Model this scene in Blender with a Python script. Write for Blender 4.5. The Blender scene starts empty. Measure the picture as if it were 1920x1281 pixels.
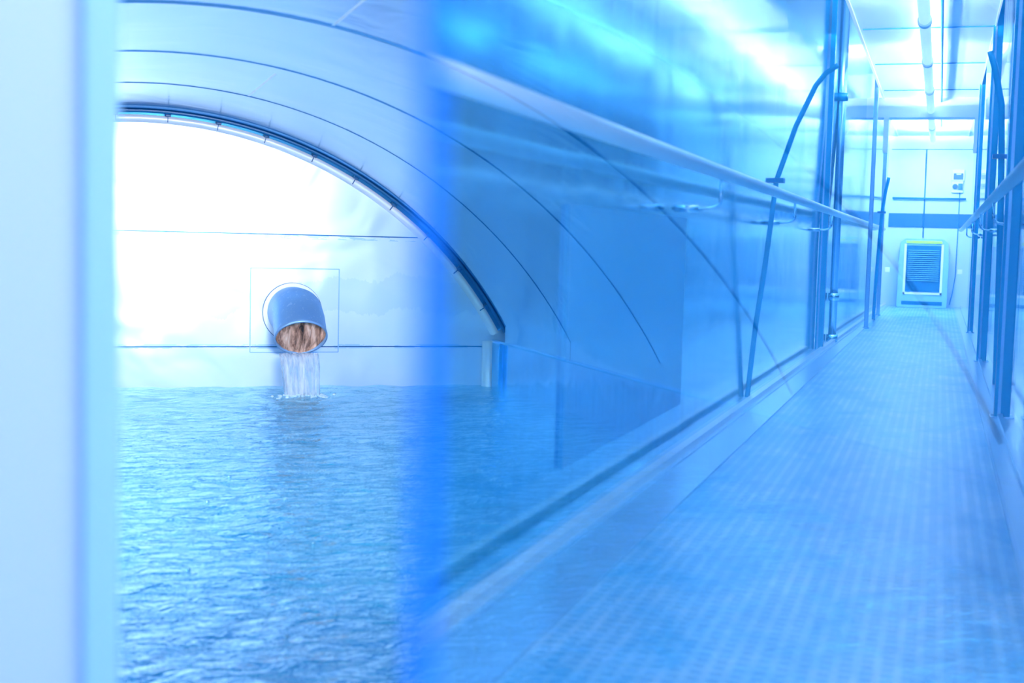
import bpy, bmesh, math, random
from mathutils import Vector, Matrix, noise
random.seed(4)
S = bpy.context.scene
COL = S.collection
PI = math.pi
CZ = 0.78                     # camera height above the gangway floor (floor is z = 0)
WZ = CZ - 1.0                 # water level in the tank
YAW = math.radians(18.0)
D = 0.36                      # distance of the ajar glass leaf from the lens

# ------------------------------------------------------------------ camera
F_PX = 2450.0
roll = math.radians(1.43)
pitch = math.atan((640.5 - 449.8) * math.cos(roll) / F_PX)
F0 = Vector((math.sin(YAW), math.cos(YAW), 0)); R0 = Vector((math.cos(YAW), -math.sin(YAW), 0)); UP = Vector((0, 0, 1))
Fv = F0 * math.cos(pitch) - UP * math.sin(pitch)
Uv = UP * math.cos(pitch) + F0 * math.sin(pitch)
Rv = R0 * math.cos(roll) + Uv * math.sin(roll)
U2 = -R0 * math.sin(roll) + Uv * math.cos(roll)
cd = bpy.data.cameras.new('camera'); cam = bpy.data.objects.new('camera', cd); COL.objects.link(cam)
m = Matrix((Rv, U2, -Fv)).transposed().to_4x4(); m.translation = Vector((0, 0, CZ)); cam.matrix_world = m
cd.sensor_width = 36; cd.lens = F_PX / 1920 * 36; cd.clip_start = 0.02
cd.dof.use_dof = True; cd.dof.focus_distance = 9.5; cd.dof.aperture_fstop = 3.4
S.camera = cam

# ------------------------------------------------------------------ world, exposure, lamps and added fill lights
w = bpy.data.worlds.new('world'); S.world = w; w.use_nodes = True
w.node_tree.nodes['Background'].inputs[0].default_value = (0.25, 0.5, 1, 1)
w.node_tree.nodes['Background'].inputs[1].default_value = 0.15
S.view_settings.view_transform = 'Standard'; S.view_settings.look = 'None'
S.view_settings.exposure = 0.7; S.view_settings.gamma = 1.0; S.view_settings.use_curve_mapping = False

def area(name, loc, target, sx, sy, power, color=(0.95, 0.955, 1.0)):
    ld = bpy.data.lights.new(name, 'AREA'); ld.shape = 'RECTANGLE'; ld.size = sx; ld.size_y = sy
    ld.energy = power; ld.color = color
    o = bpy.data.objects.new(name, ld); COL.objects.link(o); o.location = loc
    o.rotation_euler = (Vector(target) - Vector(loc)).to_track_quat('-Z', 'Y').to_euler()
    return o
def C_(u, v, z): return (u + 2 * D * math.sin(YAW), -v + 2 * D * math.cos(YAW), z + CZ)
area('tank_fill', (0.9, 1.6, CZ + 0.50), (1.1, 8.6, CZ - 0.30), 0.9, 0.25, 23).data.spread = math.radians(75)  # unseen source, added to light the tank end wall evenly
area('tank_fill', (-1.0, 5.2, CZ + 0.10), (0.3, 7.6, CZ + 0.7), 0.8, 1.0, 17)  # added without a fitting, to lighten the vault
area('tank_fill', (-1.3, 4.6, CZ + 0.25), (0.9, 5.0, CZ - 1.0), 0.5, 3.0, 62).data.spread = math.radians(110)  # added over the water to bring out its colour, no fixture
area('vestibule_fill', (0.5, -0.3, CZ + 1.5), (0.1, 0.2, 0), 1.2, 0.5, 30)  # added light for the bulkhead edge, no fitting built
# uplights lying along the tops of the gangway tube lamps, shining on the ceiling
for k_ in range(8):
    y_ = 2 * D * math.cos(YAW) - (3.1 + 1.86 * k_ + 0.93)
    area('tube_uplight', (2 * D * math.sin(YAW) - 0.16, y_, CZ + 1.475), (2 * D * math.sin(YAW) - 0.16, y_, 9), 0.05, 1.6, (220, 260, 360, 560, 760, 850, 1100, 1300)[k_])

area('upper_fill', C_(-0.58, 10.0, 2.37), C_(-0.62, 10.0, 0), 0.35, 13.0, 250)  # added to whiten the gap beside the ceiling panels, no visible source
area('upper_fill', C_(-0.3, 16.2, 2.2), C_(-0.3, 18.9, 1.9), 0.8, 0.2, 90)  # added so the upper end wall reflects bright in the shell
area('end_wall_fill', C_(-0.15, 16.6, 1.50), C_(-0.15, 18.9, -0.1), 0.8, 0.08, 60)  # fill added to brighten the end wall and cabinet, faces away from view

# ------------------------------------------------------------------ helpers
def C(u, v, z):               # gangway coordinates -> world
    return Vector((u + 2 * D * math.sin(YAW), -v + 2 * D * math.cos(YAW), z + CZ))
def T(x, y, z):               # tank coordinates (z from the lens) -> world
    return Vector((x, y, z + CZ))

def link(name, bm, mat, parent=None, origin=(0, 0, 0), smooth=False, label=None):
    me = bpy.data.meshes.new(name)
    origin = Vector(origin)
    bmesh.ops.translate(bm, verts=bm.verts, vec=-origin)
    bmesh.ops.recalc_face_normals(bm, faces=bm.faces)
    bm.to_mesh(me); bm.free()
    if mat: me.materials.append(mat)
    if smooth:
        for p in me.polygons: p.use_smooth = True
    o = bpy.data.objects.new(name, me); COL.objects.link(o)
    if parent is not None:
        o.parent = parent
        o.location = origin - (parent.location if origin.length else Vector())
    else:
        o.location = origin
    if label: o['label'] = label
    return o
def part(name, bm, mat, parent, smooth=False, label=None):
    """geometry given in world space, stored relative to the parent's origin"""
    me = bpy.data.meshes.new(name)
    org = Vector(parent['org']) if 'org' in parent else parent.location
    bmesh.ops.translate(bm, verts=bm.verts, vec=-org)
    bmesh.ops.recalc_face_normals(bm, faces=bm.faces)
    bm.to_mesh(me); bm.free(); me.materials.append(mat)
    if smooth:
        for p in me.polygons: p.use_smooth = True
    o = bpy.data.objects.new(name, me); COL.objects.link(o); o.parent = parent
    if label: o['label'] = label
    return o
def thing(name, label, cat, loc, group=None):
    o = bpy.data.objects.new(name, None); COL.objects.link(o); o.location = loc
    o.empty_display_size = 0.05
    o['label'] = label; o['category'] = cat
    if group: o['group'] = group
    return o
def tag(o, label, cat, group=None, kind=None):
    o['label'] = label; o['category'] = cat
    if group: o['group'] = group
    if kind: o['kind'] = kind
    return o
def struct(name, bm, mat, label=None, smooth=False):
    o = link(name, bm, mat, smooth=smooth); o['kind'] = 'structure'
    if label: o['label'] = label
    return o
def BM(): return bmesh.new()
def box(bm, a, b, bev=0.0):
    a, b = Vector(a), Vector(b)
    lo = Vector([min(a[i], b[i]) for i in range(3)]); hi = Vector([max(a[i], b[i]) for i in range(3)])
    r = bmesh.ops.create_cube(bm, size=1)
    for v in r['verts']:
        v.co = Vector([(lo[i] + hi[i]) / 2 + v.co[i] * (hi[i] - lo[i]) for i in range(3)])
    if bev:
        es = list({e for v in r['verts'] for e in v.link_edges})
        bmesh.ops.bevel(bm, geom=es, offset=bev, segments=2, affect='EDGES', profile=0.6)
    return bm
def tube(bm, pts, r, seg=16, cap=True, rr=None):
    pts = [Vector(p) for p in pts]; rings = []; prev = None
    for i, p in enumerate(pts):
        if i == 0: t = pts[1] - p
        elif i == len(pts) - 1: t = p - pts[-2]
        else: t = (pts[i + 1] - p).normalized() + (p - pts[i - 1]).normalized()
        t.normalize()
        if prev is None:
            a = t.orthogonal().normalized()
        else:
            a = (prev - t * prev.dot(t)).normalized()
        prev = a; b = t.cross(a)
        k = rr[i] if rr else r
        rings.append([bm.verts.new(p + (a * math.cos(2 * PI * j / seg) + b * math.sin(2 * PI * j / seg)) * k) for j in range(seg)])
    for q, s in zip(rings, rings[1:]):
        for j in range(seg):
            bm.faces.new((q[j], q[(j + 1) % seg], s[(j + 1) % seg], s[j]))
    if cap:
        bm.faces.new(rings[0][::-1]); bm.faces.new(rings[-1])
    return bm
def sweep_profile(bm, prof, path_fn, closed=False):
    """prof: list of (a,b); path_fn(i) -> list of points for profile i"""
    rows = [[bm.verts.new(p) for p in path_fn(a)] for a in prof]
    n = len(rows)
    for i in range(n if closed else n - 1):
        r0, r1 = rows[i], rows[(i + 1) % n]
        for j in range(len(r0) - 1):
            bm.faces.new((r0[j], r0[j + 1], r1[j + 1], r1[j]))
    return bm

# ------------------------------------------------------------------ materials
class N:
    def __init__(s, name):
        s.m = bpy.data.materials.new(name); s.m.use_nodes = True; s.t = s.m.node_tree; s.t.nodes.clear()
        s.out = s.n('ShaderNodeOutputMaterial')
    def n(s, typ, **k):
        x = s.t.nodes.new(typ)
        for a, b in k.items(): setattr(x, a, b)
        return x
    def L(s, a, b): s.t.links.new(a, b)
    def pos(s):
        return s.n('ShaderNodeNewGeometry').outputs['Position']
    def sep(s, v):
        x = s.n('ShaderNodeSeparateXYZ'); s.L(v, x.inputs[0]); return x.outputs
    def math(s, op, a, b=None, c=None, clamp=False):
        x = s.n('ShaderNodeMath', operation=op, use_clamp=clamp)
        for i, q in enumerate((a, b, c)):
            if q is None: continue
            if isinstance(q, (int, float)): x.inputs[i].default_value = q
            else: s.L(q, x.inputs[i])
        return x.outputs[0]
    def map(s, v, scale=(1, 1, 1), loc=(0, 0, 0)):
        x = s.n('ShaderNodeMapping'); s.L(v, x.inputs[0]); x.inputs['Scale'].default_value = scale; x.inputs['Location'].default_value = loc
        return x.outputs[0]
    def noise(s, v, scale=5, detail=3, rough=0.5, dist=0):
        x = s.n('ShaderNodeTexNoise'); s.L(v, x.inputs['Vector']); x.inputs['Scale'].default_value = scale
        x.inputs['Detail'].default_value = detail; x.inputs['Roughness'].default_value = rough; x.inputs['Distortion'].default_value = dist
        return x.outputs['Fac']
    def ramp(s, f, stops):
        x = s.n('ShaderNodeValToRGB'); s.L(f, x.inputs[0]); e = x.color_ramp.elements
        while len(e) < len(stops): e.new(0.5)
        for q, (p, c) in zip(e, stops):
            q.position = p; q.color = (*c, 1) if len(c) == 3 else c
        return x.outputs[0]
    def mix(s, f, a, b):
        x = s.n('ShaderNodeMix', data_type='RGBA')
        if isinstance(f, (int, float)): x.inputs[0].default_value = f
        else: s.L(f, x.inputs[0])
        for i, q in ((6, a), (7, b)):
            if isinstance(q, tuple): x.inputs[i].default_value = (*q, 1)
            else: s.L(q, x.inputs[i])
        return x.outputs[2]
    def bump(s, h, strength=0.2, dist=0.01, nrm=None):
        x = s.n('ShaderNodeBump'); s.L(h, x.inputs['Height']); x.inputs['Strength'].default_value = strength; x.inputs['Distance'].default_value = dist
        if nrm: s.L(nrm, x.inputs['Normal'])
        return x.outputs[0]
    def bsdf(s, color=(.5, .5, .5), metal=0, rough=0.5, normal=None, ior=None, emis=None, es=0, spec=None):
        p = s.n('ShaderNodeBsdfPrincipled')
        for k, q in (('Base Color', color), ('Metallic', metal), ('Roughness', rough)):
            if isinstance(q, tuple): p.inputs[k].default_value = (*q, 1)
            elif isinstance(q, (int, float)): p.inputs[k].default_value = q
            else: s.L(q, p.inputs[k])
        if normal: s.L(normal, p.inputs['Normal'])
        if ior: p.inputs['IOR'].default_value = ior
        if emis: p.inputs['Emission Color'].default_value = (*emis, 1); p.inputs['Emission Strength'].default_value = es
        s.L(p.outputs[0], s.out.inputs[0]); return p
    def band(s, x, c, hw):     # 1 inside |x-c|<hw
        return s.math('LESS_THAN', s.math('ABSOLUTE', s.math('SUBTRACT', x, c)), hw)

def simple(name, color, metal=0.0, rough=0.4, **k):
    a = N(name); a.bsdf(color, metal, rough, **k); return a.m

STEEL = (0.34, 0.61, 0.90)
def steel(name, color=STEEL, rough=0.22, wav=0.15, scale=2.2, streak=True, metal=1.0):
    a = N(name); p = a.pos()
    h = a.noise(p, scale, 2, 0.5, 0.6)
    nb = a.bump(h, wav, 0.05)
    c = color; r = rough
    if streak:
        f = a.noise(a.map(p, (6, 6, 0.7)), 3, 4, 0.6)
        r = a.math('MULTIPLY_ADD', f, rough * 0.9, rough * 0.55)
        c = a.mix(f, tuple(q * 0.82 for q in color), tuple(min(1, q * 1.12) for q in color))
    a.bsdf(c, metal, r, nb)
    return a.m

def vault_mat():
    a = N('vault steel'); p = a.pos(); x, y, z = a.sep(p)
    seam = None
    for yk, hw in ((7.06, .0035),):
        b = a.band(y, yk, hw); seam = b if seam is None else a.math('MAXIMUM', seam, b)
    weld = None
    for y0, y1, xx in ((6.0, 7.06, .80), (3.3, 4.55, .80)):
        b = a.math('MULTIPLY', a.band(x, xx, .006), a.band(y, (y0 + y1) / 2, (y1 - y0) / 2)); weld = b if weld is None else a.math('MAXIMUM', weld, b)
    f = a.noise(a.map(p, (1, 1.5, 1)), 1.6, 3, 0.5, .5)
    base = a.mix(f, (.24, .55, .90), (.40, .68, .94))
    c = a.mix(seam, base, (.01, .10, .32)); c = a.mix(a.math('MULTIPLY', weld, .8), c, (.95, .97, 1))
    big = a.noise(p, 1.4, 3, .55, 1.2)
    n1 = a.bump(big, .12, .05)
    r = a.math('MULTIPLY_ADD', f, .16, .1)
    a.bsdf(c, a.math('MULTIPLY_ADD', weld, -.5, .75), r, n1)
    return a.m
def endwall_mat():
    a = N('end wall steel'); p = a.pos(); x, y, z = a.sep(p)
    jz = a.noise(a.map(p, (26, 1, 1)), 1, 3, .7)
    f = a.noise(a.map(p, (1.2, 1, 2)), 1.6, 3, .5, .8)
    seam = a.math('MAXIMUM', a.band(z, CZ - .002, .0035), a.band(z, CZ - .737, .0035))
    sm = a.noise(a.map(p, (3, 1, 14)), 2.2, 4, .6)
    smear = a.math('MULTIPLY', a.math('MAXIMUM', a.band(z, CZ - .014, .016), a.band(z, CZ - .735, .014)), a.math('GREATER_THAN', sm, .5))
    # bluish marks with a jagged upper edge left and right of the pipe
    top = a.math('MULTIPLY_ADD', jz, .12, CZ - .36)
    wide = a.math('MULTIPLY_ADD', a.noise(a.map(p, (2.2, 1, .2)), 1.5, 2), .7, -.35)
    top = a.math('ADD', top, a.math('MULTIPLY', wide, .35))
    mark = a.math('MULTIPLY', a.math('LESS_THAN', z, top), a.math('GREATER_THAN', z, a.math('SUBTRACT', top, .22)))
    mark = a.math('MULTIPLY', mark, a.math('GREATER_THAN', x, .55))
    base = a.mix(f, (.56, .74, .96), (.72, .85, .98))
    c = a.mix(a.math('MULTIPLY', mark, .22), base, (.30, .55, .90))
    c = a.mix(a.math('MULTIPLY', smear, .55), c, (.18, .48, .85)); c = a.mix(seam, c, (.0, .10, .30))
    a.bsdf(c, .55, .32, a.bump(a.noise(p, 1.6, 2, .5, .8), .25, .05))
    return a.m
def water_mat():
    a = N('tank water'); p = a.pos(); x, y, z = a.sep(p)
    n1 = a.noise(a.map(p, (1, 1.5, 1)), 9, 4, .6, .5)
    n2 = a.noise(a.map(p, (1, 1.3, 1)), 30, 3, .6, .3)
    b = a.bump(n1, .78, .035); b = a.bump(n2, .4, .008, b)
    big = a.noise(p, .8, 2)
    c = a.mix(big, (.0, .33, .42), (.0, .36, .58))
    d = a.n('ShaderNodeBsdfDiffuse'); a.L(c, d.inputs[0]); a.L(b, d.inputs['Normal'])
    g = a.n('ShaderNodeBsdfGlossy'); g.inputs[0].default_value = (.66, .89, 1, 1); g.inputs['Roughness'].default_value = .05; a.L(b, g.inputs['Normal'])
    fr = a.n('ShaderNodeFresnel'); fr.inputs[0].default_value = 1.28; a.L(b, fr.inputs['Normal'])
    mx = a.n('ShaderNodeMixShader'); a.L(a.math('MULTIPLY', fr.outputs[0], .74), mx.inputs[0]); a.L(d.outputs[0], mx.inputs[1]); a.L(g.outputs[0], mx.inputs[2]); a.L(mx.outputs[0], a.out.inputs[0])
    return a.m
def floor_mat():
    a = N('gangway floor'); p = a.pos(); x, y, z = a.sep(p)
    P = .037
    fx = a.math('ABSOLUTE', a.math('SUBTRACT', a.math('FRACT', a.math('DIVIDE', x, P)), .5))
    fy = a.math('ABSOLUTE', a.math('SUBTRACT', a.math('FRACT', a.math('DIVIDE', y, P)), .5))
    hole = a.math('MULTIPLY', a.math('LESS_THAN', fx, .3), a.math('LESS_THAN', fy, .3))
    f = a.noise(a.map(p, (2.2, 1.0, 1)), 2.4, 5, .65, .6)
    base = a.mix(a.ramp(f, [(.35, (0, 0, 0)), (.65, (1, 1, 1))]), (.06, .46, .76), (.50, .76, .92))
    c = a.mix(a.math('MULTIPLY', hole, .55), base, (.0, .34, .66))
    h = a.math('SUBTRACT', 1.0, hole)
    a.bsdf(c, .2, a.math('MULTIPLY_ADD', f, .3, .22), a.bump(h, .5, .004))
    return a.m
def glass_mat():
    a = N('half mirror glass')
    t = a.n('ShaderNodeBsdfTransparent'); t.inputs[0].default_value = (.42, .86, 1, 1)
    g = a.n('ShaderNodeBsdfGlossy'); g.inputs['Roughness'].default_value = 0.0; g.inputs[0].default_value = (.88, .94, 1, 1)
    mx = a.n('ShaderNodeMixShader'); mx.inputs[0].default_value = .5
    a.L(t.outputs[0], mx.inputs[1]); a.L(g.outputs[0], mx.inputs[2]); a.L(mx.outputs[0], a.out.inputs[0]); return a.m
def clear_mat():
    a = N('clear glass edge'); t = a.n('ShaderNodeBsdfTransparent'); t.inputs[0].default_value = (.97, .99, 1, 1)
    a.L(t.outputs[0], a.out.inputs[0]); return a.m
def stream_mat():
    a = N('falling water'); p = a.pos()
    f = a.noise(a.map(p, (55, 12, 1.6)), 1, 3, .6, .3)
    t = a.n('ShaderNodeBsdfTransparent'); t.inputs[0].default_value = (.9, .96, 1, 1)
    pr = a.n('ShaderNodeBsdfPrincipled'); pr.inputs['Roughness'].default_value = .12
    a.L(a.ramp(f, [(.3, (.45, .7, .95)), (.42, (.9, .96, 1)), (.55, (1, 1, 1))]), pr.inputs['Base Color'])
    a.L(a.bump(f, .6, .02), pr.inputs['Normal'])
    mx = a.n('ShaderNodeMixShader'); a.L(a.math('MULTIPLY_ADD', f, 1.3, -.28, clamp=True), mx.inputs[0])
    a.L(t.outputs[0], mx.inputs[1]); a.L(pr.outputs[0], mx.inputs[2]); a.L(mx.outputs[0], a.out.inputs[0]); return a.m
def rust_mat():
    a = N('brown stained pipe lining'); p = a.pos()
    f = a.noise(a.map(p, (34, 14, 4)), 1, 5, .65, .5)
    a.bsdf(a.ramp(f, [(.33, (.03, .02, .02)), (.46, (.42, .21, .14)), (.58, (.85, .50, .36)), (.7, (1, .78, .64))]), .1, .35, a.bump(f, .5, .01)); return a.m
def galv_mat():
    a = N('spotted zinc pipe'); p = a.pos()
    f = a.noise(p, 45, 3, .7); g = a.noise(p, 9, 3)
    c = a.mix(a.math('GREATER_THAN', f, .62), (.34, .58, .86), (.55, .75, .95))
    c = a.mix(a.math('MULTIPLY', g, .5), c, (.18, .42, .74))
    a.bsdf(c, .6, .38); return a.m

M_VAULT = vault_mat(); M_END = endwall_mat(); M_WATER = water_mat(); M_FLOOR = floor_mat()
M_GLASS = glass_mat(); M_CLEAR = clear_mat(); M_STREAM = stream_mat(); M_RUST = rust_mat(); M_GALV = galv_mat()
M_STEEL = steel('brushed steel', rough=.22)
M_POL = steel('polished steel tube', (.55, .78, .98), rough=.13, wav=.0, streak=False)
M_SHELL = steel('polished shell', (.24, .66, .93), rough=.12, wav=.08, scale=1.2)
M_SHELLR = steel('polished shell far', (.32, .66, .93), rough=.08, wav=.06, scale=2)
M_SIDE = steel('low tank wall steel', (.26, .55, .92), rough=.2, wav=.2, scale=3)
M_DARK = simple('dark blue rubber', (.0, .11, .30), 0, .35)
M_CHANNEL = simple('blue channel steel', (.08, .46, .84), .85, .22)
M_RIM = simple('white flange', (.9, .95, 1), .15, .35)
M_POST = simple('blue grey post steel', (.0, .32, .58), .2, .25)
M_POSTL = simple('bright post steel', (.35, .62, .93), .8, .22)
M_BLUE = simple('azure panel', (.0, .12, .27), .0, .4)
M_PANEL = simple('light blue wall panel', (.55, .76, .94), .1, .4)
M_CEIL = simple('ceiling panel', (.62, .80, .96), .1, .3)
M_MARGIN = steel('margin steel', (.42, .70, .93), rough=.28, wav=.0, streak=False, metal=.6)
M_RAIL = simple('satin handrail steel', (.88, .96, 1), .3, .28)
M_WHITE = simple('white enamel', (.88, .94, 1), .0, .35)
M_FRAME = simple('lavender painted frame', (.62, .74, .95), .0, .5)
M_GASKET = simple('pale blue gasket', (.42, .72, 1), .0, .4)
M_STRIPB = simple('vivid blue edge seal', (.0, .24, 1.0), .0, .4)
M_YEL = simple('lime strip', (.42, .62, .02), 0, .4)
M_UNIT = simple('unit casing', (.30, .62, .86), .2, .35)
M_CABLE = simple('cable', (.02, .22, .5), 0, .5)
def emit(name, c, s):
    a = N(name); e = a.n('ShaderNodeEmission'); e.inputs[0].default_value = (*c, 1); e.inputs[1].default_value = s
    a.L(e.outputs[0], a.out.inputs[0]); return a.m
M_TUBE = simple('lamp diffuser', (.6, .78, .98), 0, .3, emis=(.55, .78, 1), es=.9)
M_BAR = emit('lit lamp strip', (.8, .93, 1), 14.0)
M_FOAM = simple('foam', (.75, .9, 1), 0, .3)

# ------------------------------------------------------------------ tank shell
CX, CC, VR = .34, -1.90, 2.66
PH = math.asin((2.65 - CX) / VR)
def vault_profile(n=72):
    pts = [(CX - (2.65 - CX), -.69)]
    pts += [(CX + VR * math.sin(-PH + 2 * PH * i / n), CC + VR * math.cos(-PH + 2 * PH * i / n)) for i in range(n + 1)]
    pts += [(2.65, -.69)]
    return pts
YS = [1.15] + [1.15 + (8.31 - 1.15) * i / 24 for i in range(1, 25)]
bm = BM(); sweep_profile(bm, YS, lambda y: [T(x, y, z) for x, z in vault_profile()])
vault = struct('ceiling_vault', bm, M_VAULT, 'polished steel barrel vault over the water tank, with dark curved joints', smooth=True)

def arc(y, r=VR, n=90, ph=PH, cz=CC): return [T(CX + r * math.sin(-ph + 2 * ph * i / n), y, cz + r * math.cos(-ph + 2 * ph * i / n)) for i in range(n + 1)]
for yk, rr in ((8.30, .005), (7.06, .0032), (5.81, .0038), (4.55, .006), (3.30, .009), (2.05, .005)):
    bm = BM(); tube(bm, arc(yk), rr, 8); link('joint', bm, M_DARK, parent=vault)
LX, RX = CX - (2.65 - CX), 2.65
bm = BM(); box(bm, T(RX, 1.15, -1.3), T(RX + .03, 8.62, -.69)); struct('wall_right', bm, M_SIDE, 'low steel side wall of the tank under the vault, right of the water')
bm = BM(); box(bm, T(LX, 1.15, -1.3), T(LX - .03, 8.62, -.69)); struct('wall_left', bm, M_SIDE, 'low steel side wall of the tank, left of the water')
bm = BM(); box(bm, T(LX - .1, 8.6, -1.3), T(RX + .1, 8.64, 1.0)); struct('wall_back', bm, M_END, 'bright steel end wall of the tank behind the pipe')
for nm, x0, x1 in (('trim_1', RX - .02, RX + .006), ('trim_2', LX - .006, LX + .02)):
    bm = BM(); box(bm, T(x0, 1.15, -.700), T(x1, 8.3, -.688), .002); struct(nm, bm, M_CHANNEL, 'thin ledge where the vault meets the low side wall')

# arched frame between the end wall and the vault: white flange, blue channel, clips
arch = thing('arch_frame', 'blue curved steel channel with white inner flange framing the tank end wall', 'arch frame', T(CX, 8.45, -.69))
def ring(prof, n=80, ph=PH, c=(CX, -1.966)):
    bm = BM()
    sweep_profile(bm, prof, lambda a: [T(c[0] + a[0] * math.sin(-ph + 2 * ph * i / n), a[1], c[1] + a[0] * math.cos(-ph + 2 * ph * i / n)) for i in range(n + 1)])
    return bm
part('flange', ring([(2.643, 8.598), (2.643, 8.53), (2.685, 8.52), (2.685, 8.598)]), M_RIM, arch, True, label='white inner flange')
part('channel', ring([(2.685, 8.58), (2.725, 8.57), (2.745, 8.50), (2.725, 8.46), (2.70, 8.44), (2.715, 8.40), (2.722, 8.31)]), M_CHANNEL, arch, True, label='blue glossy channel')
part('rib', ring([(2.69, 8.425), (2.698, 8.435), (2.712, 8.425), (2.705, 8.405), (2.69, 8.425)]), M_DARK, arch, True, label='dark blue rubber bead')
for deg in (-10.6, -3.9, 2.8, 9.45, 16.0, 23.0, 29.5, 36.0, 42.6, 49.2, 56.0):
    ph = math.radians(deg)
    bm = BM(); box(bm, (-.016, -.03, -.016), (.016, .03, .016), .004); box(bm, (-.003, .0, -.05), (.003, .05, .02))
    bmesh.ops.rotate(bm, verts=bm.verts, cent=(0, 0, 0), matrix=Matrix.Rotation(ph, 3, 'Y'))
    bmesh.ops.translate(bm, verts=bm.verts, vec=T(CX + 2.697 * math.sin(ph), 8.52, -1.966 + 2.697 * math.cos(ph)))
    part('clip', bm, M_DARK, arch, label='small dark clip')

# rounded corner post of the tank
bm = BM(); tube(bm, [T(RX - .035, 8.565, -1.3), T(RX - .035, 8.565, -.70)], .045, 24)
struct('trim_3', bm, M_RIM, 'white rounded corner strip at the right end of the tank end wall', True)
bm = BM(); box(bm, T(RX - .03, 8.34, -1.3), T(RX, 8.50, -.70), .004)
struct('trim_4', bm, M_CHANNEL, 'blue upright below the foot of the arch')

# ------------------------------------------------------------------ inlet pipe
PX = 1.27
pipe = thing('inlet_pipe', 'grey bent inlet pipe pouring water out of the tank end wall', 'pipe', T(PX, 8.6, -.51))
bm = BM(); box(bm, T(.998, 8.592, -.773), T(1.578, 8.6, -.222), .002); part('mounting_plate', bm, M_END, pipe, label='square steel mounting plate')
bm = BM()
for x0, x1, z0, z1 in ((.998, 1.578, -.226, -.220), (.998, 1.578, -.775, -.770), (.996, 1.001, -.773, -.222), (1.574, 1.580, -.773, -.222)):
    box(bm, T(x0, 8.588, z0), T(x1, 8.594, z1))
part('plate_edge', bm, simple('plate edge', (.25, .5, .85), .5, .35), pipe, label='thin blue edge of the plate')
def disc_ring(r0, r1, y0, y1, n=64):
    bm = BM(); rows = []
    for r, y in ((r0, y1), (r0, y0), (r1, y0), (r1, y1)):
        rows.append([bm.verts.new(T(PX + r * math.cos(2 * PI * j / n), y, -.51 + r * math.sin(2 * PI * j / n))) for j in range(n)])
    for q, s in zip(rows, rows[1:]):
        for j in range(n): bm.faces.new((q[j], q[(j + 1) % n], s[(j + 1) % n], s[j]))
    return bm
part('collar', disc_ring(.160, .192, 8.572, 8.592), M_RIM, pipe, label='white weld collar')
part('collar_edge', disc_ring(.192, .195, 8.574, 8.592), M_DARK, pipe, label='dark edge line')
A0 = Vector((PX, 8.59, -.505)); A1 = Vector((PX, 8.385, -.505)); A2 = Vector((PX, 8.30, -.548)); A3 = Vector((PX, 8.208, -.648))
def pipe_bm(r, pts, cap=False):
    bm = BM(); rings = []; n = 64
    dirs = [Vector((0, -1, 0)), Vector((0, -1, -.12)).normalized(), Vector((0, -.84, -.6)).normalized(), Vector((0, -.67, -.742))]
    for p, d in zip(pts, dirs):
        a = Vector((1, 0, 0)); b = d.cross(a)
        rings.append([bm.verts.new(T(*(p + a * math.cos(2 * PI * j / n) * r + b * math.sin(2 * PI * j / n) * r))) for j in range(n)])
    for q, s in zip(rings, rings[1:]):
        for j in range(n): bm.faces.new((q[j], q[(j + 1) % n], s[(j + 1) % n], s[j]))
    return bm, rings
bm, _ = pipe_bm(.164, (A0, A1, A2, A3)); part('pipe_wall', bm, M_GALV, pipe, True, label='spotted blue grey zinc wall')
bm, _ = pipe_bm(.158, (A0, A1, A2, A3 + Vector((0, .002, .002)))); part('lining', bm, M_RUST, pipe, True, label='brown stained inside')
d3 = Vector((0, -.67, -.742)); a = Vector((1, 0, 0)); b3 = d3.cross(a)
bm = BM(); rows = []
for r, o_ in ((.1640, -.02), (.167, -.018), (.167, .002), (.157, .002), (.157, -.02)):
    rows.append([bm.verts.new(T(*(A3 + d3 * o_ + a * math.cos(2 * PI * j / 64) * r + b3 * math.sin(2 * PI * j / 64) * r))) for j in range(64)])
for q, s in zip(rows, rows[1:]):
    for j in range(64): bm.faces.new((q[j], q[(j + 1) % 64], s[(j + 1) % 64], s[j]))
part('lip', bm, simple('pipe lip', (.30, .50, .78), .4, .4), pipe, True, label='pale lip of the mouth')
# brown water sheet inside the mouth
e3 = Vector((0, -.742, .67)); bm = BM(); rows = []
for k in range(25):
    s_ = -1 + 1.72 * k / 24; row = []
    for j in range(61):
        q = -1 + 2 * j / 60; hw = .1565 * math.sqrt(max(1e-4, 1 - s_ * s_))
        dep = .004 + .085 * (k / 24) ** 1.2 + .010 * noise.noise(Vector((q * 7, k * .05, 1)))
        row.append(bm.verts.new(T(*(A3 - d3 * dep + a * (q * hw) + e3 * (s_ * .1565)))))
    rows.append(row)
for q, s in zip(rows, rows[1:]):
    for j in range(60): bm.faces.new((q[j], q[j + 1], s[j + 1], s[j]))
part('water_sheet', bm, M_RUST, pipe, True, label='brown tinted water running inside the mouth')

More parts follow.
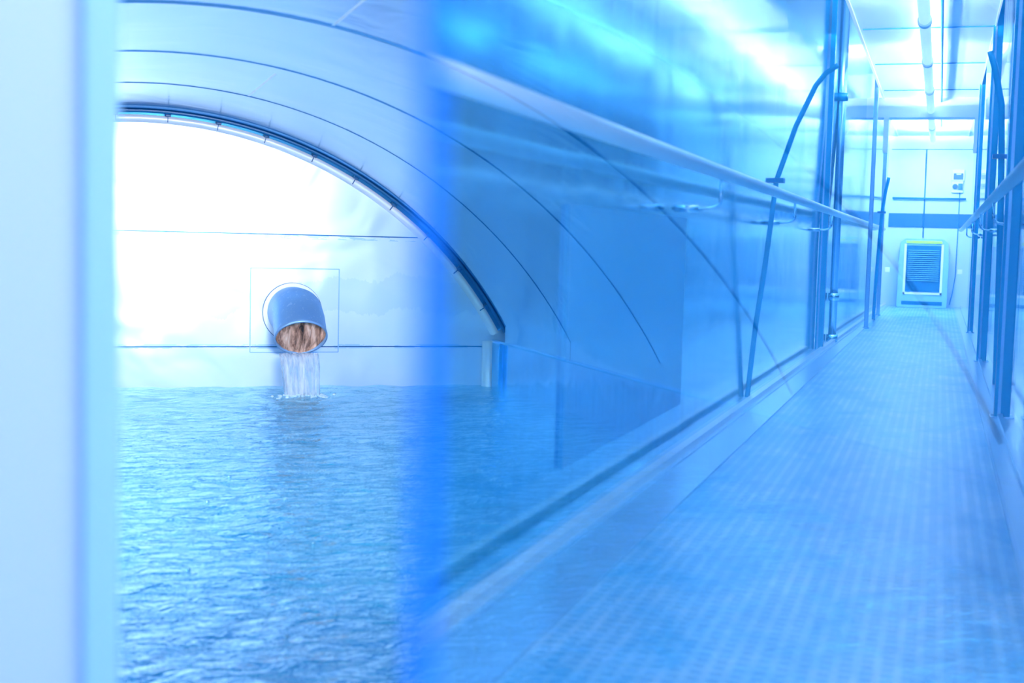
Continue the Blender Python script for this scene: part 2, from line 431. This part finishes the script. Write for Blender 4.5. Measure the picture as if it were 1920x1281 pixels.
# stream falling from the mouth
bm = BM(); rows = []
for k in range(25):
    t = k / 24; row = []
    for j in range(65):
        q = 2 * PI * j / 64
        hw = .124 - .014 * t; hd = .055 - .005 * t
        n_ = 1 + .10 * noise.noise(Vector((math.cos(q) * 5, math.sin(q) * 5, t * 1.2))) + .05 * noise.noise(Vector((math.cos(q) * 14, math.sin(q) * 14, t * 2)))
        x = PX - .004 + hw * math.cos(q) * n_ ; y = 8.27 - .16 * t ** .6 + hd * math.sin(q) * n_
        z = -.752 - .245 * t
        row.append(bm.verts.new(T(x, y, z)))
    rows.append(row)
for q, s in zip(rows, rows[1:]):
    for j in range(64): bm.faces.new((q[j], q[j + 1], s[j + 1], s[j]))
o = link('water_stream', bm, M_STREAM, smooth=True, origin=T(PX, 8.13, -1))
tag(o, 'clear streaky jet of water falling from the bent pipe into the tank', 'water jet')

# ------------------------------------------------------------------ water
def wave(x, y):
    v = .011 * noise.noise(Vector((x * 2.2, y * 3.0, 0))) + .0065 * noise.noise(Vector((x * 6 + 3, y * 9, 1)))
    d = math.hypot(x - PX, y - 8.1)
    v += .010 * math.exp(-d * 1.6) * math.sin(d * 26) + .006 * math.exp(-d * 2) * noise.noise(Vector((x * 22, y * 22, 3)))
    v += .0022 * noise.noise(Vector((x * 17, y * 24, 5)))
    return v
bm = BM(); nx, ny = 230, 330; rows = []
for i in range(ny + 1):
    y = 1.15 + (8.6 - 1.15) * i / ny
    rows.append([bm.verts.new(T(LX + (RX - LX) * j / nx, y, -1 + wave(LX + (RX - LX) * j / nx, y))) for j in range(nx + 1)])
for q, s in zip(rows, rows[1:]):
    for j in range(nx): bm.faces.new((q[j], q[j + 1], s[j + 1], s[j]))
o = link('tank_water', bm, M_WATER, smooth=True)
tag(o, 'rippled blue water filling the steel tank', 'water', kind='stuff')
# foam where the jet lands
bm = BM()
for k in range(120):
    a_ = random.uniform(0, 2 * PI); r_ = random.gauss(.0, .06)
    x = PX + math.cos(a_) * (.12 + r_ * .6); y = 8.09 + math.sin(a_) * (.06 + r_ * .5)
    s_ = random.uniform(.004, .013)
    r = bmesh.ops.create_icosphere(bm, subdivisions=1, radius=s_)
    for v in r['verts']: v.co = Vector((v.co.x, v.co.y, v.co.z * .7)) + T(x, y, -1 + wave(x, y) + .002)
o = link('splash_foam', bm, M_FOAM, smooth=True, origin=T(PX, 8.1, -1))
tag(o, 'white foam bubbles around the foot of the falling water jet', 'foam', kind='stuff')
bub = None
for k, (x, y) in enumerate(((1.03, 3.12), (.62, 3.35), (.47, 3.2), (1.0, 3.5), (.42, 4.9), (.55, 5.4), (.90, 3.0), (.28, 3.9), (.7, 4.2), (1.95, 3.0), (1.7, 3.05))):
    if bub is None:
        bm = BM(); bmesh.ops.create_uvsphere(bm, u_segments=14, v_segments=8, radius=.006)
        for v in bm.verts: v.co.z = max(v.co.z, -.002) * .8
        bub = link('bubble', bm, simple('bubble film', (.3, .6, .8), .6, .05), smooth=True); o = bub
    else:
        o = bub.copy(); COL.objects.link(o)
    o.location = T(x, y, -1 + wave(x, y)); s_ = .7 + .5 * random.random(); o.scale = (s_, s_, s_)
    tag(o, 'tiny round bubble floating on the rippled tank water in the foreground', 'bubble', 'bubbles floating on the water')

# ------------------------------------------------------------------ bulkhead with the viewing opening
bm = BM()
box(bm, T(-2.4, 1.0, -1.3), T(-.002, 1.15, 1.6)); box(bm, T(1.55, 1.0, -1.3), T(2.95, 1.15, 1.6))
box(bm, T(-.002, 1.0, -1.3), T(1.55, 1.15, -.74)); box(bm, T(-.002, 1.0, .46), T(1.55, 1.15, 1.6))
struct('wall_front', bm, M_FRAME, 'pale blue bulkhead with the viewing opening, out of focus at the left edge')
bm = BM(); box(bm, T(-.004, .985, -.74), T(.021, 1.165, .46), .004)
struct('window_1', bm, M_GASKET, 'pale blue upright edge of the viewing opening')
bm = BM()
box(bm, T(-2.4, 1.151, -1.3), T(-.03, 1.16, 1.0)); box(bm, T(1.56, 1.151, -1.3), T(2.95, 1.16, 1.0)); box(bm, T(-.03, 1.151, -1.3), T(1.56, 1.16, -.75)); box(bm, T(-.03, 1.151, .47), T(1.56, 1.16, 1.0))
struct('reflection_backing', bm, M_CHANNEL, 'unseen blue sheets on the tank side of the bulkhead, added to colour the water reflection')  # unseen sheets added to turn the bulkhead's reflection in the water blue
# ajar glass leaf
def P(s, d, z): return Vector((0, 0, CZ)) + F0 * d + R0 * s + UP * z
def pbox(bm, s0, s1, d0, d1, z0, z1):
    vs = [bm.verts.new(P(s, d, z)) for s in (s0, s1) for d in (d0, d1) for z in (z0, z1)]
    for f in ((0, 1, 3, 2), (4, 6, 7, 5), (0, 4, 5, 1), (2, 3, 7, 6), (0, 2, 6, 4), (1, 5, 7, 3)): bm.faces.new([vs[i] for i in f])
s_edge = (803 - 960) / F_PX * D
bm = BM(); pbox(bm, s_edge, .46, D, D + .004, -.5, .42)
pane = struct('window_2', bm, M_GLASS, 'half mirrored glass leaf reflecting the steel gangway, tank visible through it')
pane.data.materials.append(M_CLEAR)
for p in pane.data.polygons:
    if p.normal.dot(F0) > -.9: p.material_index = 1
bm = BM(); pbox(bm, s_edge - .0032, s_edge + .0028, D - .003, D + .007, -.5, .42)
o = link('edge_seal', bm, M_STRIPB, parent=pane); o['label'] = 'vivid blue seal along the free edge of the glass'

# ------------------------------------------------------------------ gangway shell (seen in the glass)
YV0, YSTEP, YEND = 2.0, 10.5, 18.95
LP = [(0, -.78), (0, -.3), (0, 0), (.003, .3), (.012, .6), (.018, .88), (.02, 1.3), (.02, 1.7), (.03, 2.4)]
def WL(v): return -1.01 + .0135 * v
RP = [(.38, -.78), (.38, -.3), (.38, 0), (.378, .4), (.372, .8), (.37, 1.3), (.37, 1.8), (.37, 2.4)]
def shell(bm, prof, v0, v1, base=None, n=30):
    out = []
    for (a0, b0), (a1, b1) in zip(prof, prof[1:]):
        for k in range(4): out.append((a0 + (a1 - a0) * k / 4, b0 + (b1 - b0) * k / 4))
    out.append(prof[-1])
    sweep_profile(bm, [v0 + (v1 - v0) * i / n for i in range(n + 1)], lambda v: [C(u + (base(v) if base else 0), v, z) for u, z in out])
bm = BM(); shell(bm, LP, YV0, YEND, WL); struct('wall_gangway_left', bm, M_SHELL, 'polished steel shell along the left of the gangway', True)
bm = BM(); shell(bm, RP, YV0, YEND); struct('wall_gangway_right', bm, M_SHELLR, 'polished steel wall along the right of the gangway', True)
bm = BM(); box(bm, C(-1.8, -.32, -.80), C(1.8, YV0 + .001, -.78)); box(bm, C(-.98, YV0, -.80), C(.38, YEND, -.78))
struct('floor', bm, M_FLOOR, 'pale blue gangway floor with a fine square grid')
def strip(bm, ua, ub, v0, v1, z0, z1):      # long strip whose sides are functions of v
    ring_ = []
    for v in (v0, v1): ring_.append([bm.verts.new(C(u, v, z)) for u, z in ((ua(v), z0), (ub(v), z0), (ub(v), z1), (ua(v), z1))])
    a_, b_ = ring_
    for k in range(4): bm.faces.new((a_[k], a_[(k + 1) % 4], b_[(k + 1) % 4], b_[k]))
    bm.faces.new(a_[::-1]); bm.faces.new(b_)
KL = lambda v: -.935 + .0125 * v
bm = BM(); strip(bm, lambda v: WL(v) - .01, lambda v: -.72 + .004 * v, YV0, YEND, -.779, -.772)
strip(bm, lambda v: KL(v) + .035, lambda v: KL(v) + .041, YV0, YEND, -.772, -.764)
tr = struct('trim_5', bm, M_MARGIN, 'smooth steel margin with a raised bead at the left of the gangway floor')
bm = BM(); strip(bm, lambda v: KL(v) - .016, lambda v: KL(v) + .016, YV0, YEND, -.772, -.746); link('bead', bm, M_RAIL, parent=tr)
bm = BM(); strip(bm, lambda v: .22, lambda v: .39, YV0, YEND, -.779, -.772)
strip(bm, lambda v: .29, lambda v: .312, YV0, YEND, -.772, -.752); strip(bm, lambda v: .225, lambda v: .233, YV0, YEND, -.772, -.764)
struct('trim_6', bm, M_MARGIN, 'smooth steel margin with a raised bead at the right of the gangway floor')
# ceiling
bm = BM(); box(bm, C(-.62, YV0, 1.56), C(.285, YEND, 1.60)); struct('ceiling', bm, M_CEIL, 'pale ceiling panels above the gangway')
bm = BM()
for v in (6.0, 7.9, 9.75, 11.6, 13.5, 16.3): box(bm, C(-.60, v - .007, 1.552), C(.28, v + .007, 1.561))
struct('trim_7', bm, M_CABLE, 'dark joints between the ceiling panels')
bm = BM(); box(bm, C(-1.1, YV0, 2.40), C(.5, YEND, 2.43)); box(bm, C(-.64, YV0, 1.55), C(-.62, YEND, 1.66)); box(bm, C(.285, YV0, 1.55), C(.295, YEND, 1.66))
struct('trim_11', bm, M_WHITE, 'white upper soffit and edge strips either side of the gangway ceiling panels')
# portal
bm = BM(); box(bm, C(-.80, 14.2, 1.36), C(.36, 14.45, 1.56)); box(bm, C(-.62, 14.2, 1.0), C(-.57, 14.26, 1.36)); box(bm, C(.27, 14.2, 1.0), C(.32, 14.26, 1.36))
struct('trim_8', bm, M_WHITE, 'white portal frame near the far end of the gangway')
# end wall
bm = BM(); box(bm, C(-1.0, 18.9, -.78), C(.5, 18.95, 2.42)); struct('wall_gangway_end', bm, M_PANEL, 'light blue panelled end wall of the gangway')
bm = BM(); box(bm, C(-.70, 18.885, .31), C(.38, 18.9, .50)); struct('trim_9', bm, M_BLUE, 'dark blue band across the end wall')
bm = BM(); box(bm, C(-.7, 18.893, 1.37), C(.38, 18.9, 1.38)); struct('trim_10', bm, M_CABLE, 'thin dark joint near the top of the end wall')
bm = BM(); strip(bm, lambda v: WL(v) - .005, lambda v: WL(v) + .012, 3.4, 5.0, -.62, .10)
struct('reflection_panel', bm, simple('azure reflection panel', (.0, .20, .46), 0, .3), 'dark blue panel standing in for a dark reflection in the left gangway wall')  # dark reflection on the shell, painted as a flat panel

# vestibule around the camera
bm = BM(); box(bm, C(-2.0, -.32, -.8), C(-1.97, YV0, 1.6)); struct('wall_vestibule_left', bm, M_FRAME)
bm = BM(); box(bm, C(2.0, -.32, -.8), C(1.97, YV0, 1.6)); struct('wall_vestibule_right', bm, M_FRAME)
bm = BM(); box(bm, C(-2.0, -.32, 1.6), C(2.0, YV0, 1.63)); struct('ceiling_vestibule', bm, M_CEIL)
bm = BM(); box(bm, C(-1.2, YV0 - .01, 1.6), C(.6, YV0, 2.43)); box(bm, C(-2.0, YV0 - .03, -.78), C(-.98, YV0, 1.6)); box(bm, C(.38, YV0 - .03, -.78), C(2.0, YV0, 1.6)); struct('wall_vestibule_back', bm, M_FRAME)

# ------------------------------------------------------------------ handrails
def handrail(u, wallu, v0, v1, z, label, bracket_vs, r=.0245, du=0):
    t = thing('handrail', label, 'handrail', C(u, v1, z))
    bm = BM(); tube(bm, [C(u, v0, z), C(u, 2.0 + v1 / 2, z), C(u + du, v1, z)], r, 24); part('rail', bm, M_RAIL, t, True)
    for v in bracket_vs:
        bm = BM()
        pts = [C(wallu, v, z - .13), C(u + (wallu - u) * .35, v, z - .13)]
        for k in range(1, 6):
            a_ = k / 5 * PI / 2; pts.append(C(u + (wallu - u) * .35 * (1 - math.sin(a_)), v, z - .13 + .03 * (1 - math.cos(a_))))
        pts.append(C(u, v, z - .01))
        tube(bm, pts, .007, 12); tube(bm, [C(u + (wallu - u) * .95, v, z - .13), C(u + (wallu - u) * .45, v, z - .13)], .013, 14)
        part('bracket', bm, M_POL, t, True)
    return t
handrail(-.755, -.93, 1.7, 17.7, .258, 'long polished handrail running down the left side of the gangway', (4.7, 7.2, 9.7), du=.045)
handrail(.245, .375, 2.4, 17.9, .270, 'short looking polished handrail at the right side of the gangway', (7.0, 9.2, 11.6, 14.0))

# ------------------------------------------------------------------ posts and ribs
def post(u, v, label, group=None, z1=2.38, w=.055, mat=M_POST):
    t = thing('steel_post', label, 'post', C(u, v, -.78), group)
    bm = BM(); box(bm, C(u - w / 2, v - w / 2, -.77), C(u + w / 2, v + w / 2, z1), .006); part('shaft', bm, mat, t)
    bm = BM(); box(bm, C(u - w * .75, v - w * .75, -.78), C(u + w * .75, v + w * .75, -.765), .003); part('base_plate', bm, M_STEEL, t)
    bm = BM(); box(bm, C(u - w * .3, v - w * .5 - .004, -.77), C(u - w * .1, v - w * .5, z1)); part('highlight_strip', bm, M_POSTL, t)  # paler strip is a painted highlight down the shaft
    return t
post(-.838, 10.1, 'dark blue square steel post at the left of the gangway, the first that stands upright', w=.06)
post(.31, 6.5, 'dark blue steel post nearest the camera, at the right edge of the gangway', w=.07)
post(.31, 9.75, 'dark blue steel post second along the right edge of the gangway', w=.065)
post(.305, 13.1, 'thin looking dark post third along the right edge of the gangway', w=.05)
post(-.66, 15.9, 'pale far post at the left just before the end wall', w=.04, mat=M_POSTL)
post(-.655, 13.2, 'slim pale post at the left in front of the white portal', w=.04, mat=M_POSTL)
# round standpipe with collars
t = thing('standpipe', 'pale round standpipe with two collars beside the upright left post', 'pipe', C(-.812, 11.0, -.78))
bm = BM(); tube(bm, [C(-.812, 11.0, -.78), C(-.812, 11.0, 2.38)], .032, 24); part('pipe_body', bm, M_POSTL, t, True)
for z in (1.22, -.40, -.74):
    bm = BM(); tube(bm, [C(-.812, 11.0, z - .03), C(-.812, 11.0, z + .03)], .045, 24); part('collar', bm, M_POST if z > 0 else M_POL, t, True)
# curved ribs
def rib(pts, v, label, r=.013):
    t = thing('curved_rib', label, 'rib', C(pts[0][0], v, pts[0][1]))
    out = []
    for (a0, b0), (a1, b1) in zip(pts, pts[1:]):
        for k in range(4): out.append(C(a0 + (a1 - a0) * k / 4, v, b0 + (b1 - b0) * k / 4))
    out.append(C(pts[-1][0], v, pts[-1][1]))
    bm = BM(); tube(bm, out, r, 16); part('rib_tube', bm, M_POST, t, True)
    bm = BM(); p = pts[3]; box(bm, C(p[0] - .05, v - .035, p[1] - .012), C(p[0] + .04, v + .035, p[1] + .012), .003); part('clamp', bm, M_DARK, t)
    return t
rib([(-.905, -.78), (-.875, -.4), (-.84, -.1), (-.80, .33), (-.715, .60), (-.626, .80), (-.58, .86), (-.52, .90)], 6.7, 'leaning blue rib that curves over at its top, left of the upright post')
rib([(.345, -.78), (.335, -.3), (.325, .1), (.31, .55), (.295, .85), (.25, 1.05), (.22, 1.15)], 8.1, 'slightly curved blue rib between the two nearest right posts', .018)
rib([(-.665, -.78), (-.655, -.3), (-.64, .1), (-.625, .4), (-.60, .62), (-.57, .78)], 14.9, 'small far blue rib at the left near the end wall', .018)

# ------------------------------------------------------------------ tube lamps under the ceiling
lab = ('nearest the camera at the top edge', 'second from the top edge', 'third from the top edge', 'fourth from the top edge', 'last before the end wall')
for k in range(8):
    v0 = 3.1 + 1.86 * k; v1 = v0 + 1.80; i = k - 3
    l = 'round tube lamp under the gangway ceiling, ' + lab[i] if 0 <= i < 5 else 'round tube lamp under the gangway ceiling above the camera side'
    t = thing('tube_lamp', l, 'lamp', C(-.16, v0, 1.56), 'tube lamps along the gangway ceiling')
    bm = BM(); tube(bm, [C(-.16, v0, 1.43), C(-.16, v1, 1.43)], .036, 24); part('diffuser', bm, M_TUBE, t, True)
    bm = BM(); tube(bm, [C(-.16, v0 - .03, 1.43), C(-.16, v0 + .05, 1.43)], .044, 24); part('end_cap', bm, M_WHITE, t, False, label='white end coupling')
    for hv in (v0 + .4, v1 - .43):
        bm = BM(); box(bm, C(-.17, hv, 1.465), C(-.15, hv + .03, 1.56)); part('hanger', bm, M_POL, t)
    bm = BM(); box(bm, C(-.172, v0 + .1, 1.462), C(-.148, v1 - .1, 1.476)); part('light_strip', bm, M_BAR, t, label='lit strip on top of the tube')
bm = BM(); tube(bm, [C(-.06, 4.0, 1.52), C(-.06, 17.0, 1.52)], .010, 12)
o = link('ceiling_conduit', bm, M_CABLE, smooth=True, origin=C(-.06, 17, 1.52)); tag(o, 'thin dark conduit running beside the tube lamps under the ceiling', 'conduit')

# ------------------------------------------------------------------ ventilation unit
UX0, UX1, UZ0, UZ1, UV = -.50, .085, -.765, .145, 18.45
t = thing('ventilation_unit', 'blue louvred ventilation cabinet with lime top strip at the end of the gangway', 'ventilation unit', C(-.21, 18.6, -.78))
bm = BM()
prof = [(UX0 - .03, -.78), (UX1 + .03, -.78), (UX1 + .03, -.2), (UX1 + .015, .10), (UX1 - .05, .15), (UX0 + .05, .15), (UX0 - .015, .10), (UX0 - .03, -.2)]
f_ = [bm.verts.new(C(u, UV, z)) for u, z in prof]; b_ = [bm.verts.new(C(u, 18.85, z)) for u, z in prof]
bm.faces.new(f_); bm.faces.new(b_[::-1])
for i in range(8): bm.faces.new((f_[i], f_[(i + 1) % 8], b_[(i + 1) % 8], b_[i]))
bmesh.ops.bevel(bm, geom=list(bm.edges), offset=.008, segments=2, affect='EDGES')
part('casing', bm, M_UNIT, t)
bm = BM(); box(bm, C(UX0 + .07, UV - .012, -.56), C(UX1 - .07, UV, .06)); pn = part('louvre_panel', bm, M_BLUE, t, label='dark blue louvred front')
bm = BM()
for k in range(16):
    z = .0 - k * .027; p0, p1 = C(UX0 + .09, UV - .016, z), C(UX1 - .09, UV - .030, z - .010); box(bm, p0, p1)
o = part('slats', bm, simple('slat blue', (.12, .46, .72), .1, .35), t, label='mid blue horizontal slats')
bm = BM()
for q in ((UX0 + .04, -.60, UX0 + .07, .08), (UX1 - .07, -.60, UX1 - .04, .08), (UX0 + .04, -.60, UX1 - .04, -.57)):
    box(bm, C(q[0], UV - .014, q[1]), C(q[2], UV, q[3]), .003)
part('front_frame', bm, M_WHITE, t, label='pale front frame')
bm = BM(); box(bm, C(UX0 + .06, UV - .016, .085), C(UX1 - .06, UV + .02, .125), .003); part('top_strip', bm, M_YEL, t, label='lime green strip')
bm = BM(); box(bm, C(UX0 + .03, UV - .006, -.74), C(UX1 - .03, UV, -.69)); part('plinth_slot', bm, M_BLUE, t, label='dark slot in the plinth')

# ------------------------------------------------------------------ small fittings on the end wall
t = thing('socket_box', 'white socket box with dark covers high on the end wall', 'socket', C(.19, 18.9, .80))
bm = BM(); box(bm, C(.105, 18.84, .95), C(.265, 18.9, 1.10), .006); box(bm, C(.105, 18.84, .79), C(.255, 18.9, .945), .006); part('housing', bm, M_WHITE, t)
bm = BM(); box(bm, C(.125, 18.832, .965), C(.25, 18.84, 1.05), .003); part('cover', bm, M_BLUE, t, label='dark upper cover')
bm = BM(); tube(bm, [C(.15, 18.84, .87), C(.15, 18.80, .87)], .035, 20); part('socket', bm, M_BLUE, t); bm = BM(); box(bm, C(.19, 18.80, .83), C(.245, 18.84, .91), .004); part('plug', bm, M_CABLE, t)
bm = BM(); box(bm, C(.16, 18.828, 1.03), C(.22, 18.832, 1.045)); part('window_strip', bm, M_WHITE, t)
def cab(name, pts, r, label, cat, mat=M_CABLE):
    bm = BM(); tube(bm, [C(*p) for p in pts], r, 10); o = link(name, bm, mat, smooth=True, origin=C(*pts[-1])); tag(o, label, cat); return o
cab('cable', [(.215, 18.86, .80), (.215, 18.87, .2), (.21, 18.87, -.35), (.18, 18.86, -.60), (.15, 18.85, -.74)], .006, 'dark cable hanging from the socket box down to the floor', 'cable')
cab('cable', [(-.24, 18.88, 1.37), (-.235, 18.88, .17)], .009, 'straight dark cable running down the middle of the end wall to the cabinet', 'cable')
cab('wall_pipe', [(-.66, 18.84, .705), (.30, 18.84, .705)], .013, 'thin horizontal pipe across the end wall above the dark blue band', 'pipe')
for u, lbl in ((-.655, 'small pale clip box low on the wall left of the ventilation cabinet'), (.255, 'small pale clip box low on the wall right of the ventilation cabinet')):
    bm = BM(); box(bm, C(u - .03, 18.0, -.30), C(u + .03, 18.06, -.24), .005)
    o = link('junction_box', bm, M_WHITE, origin=C(u, 18.06, -.27)); tag(o, lbl, 'junction box')
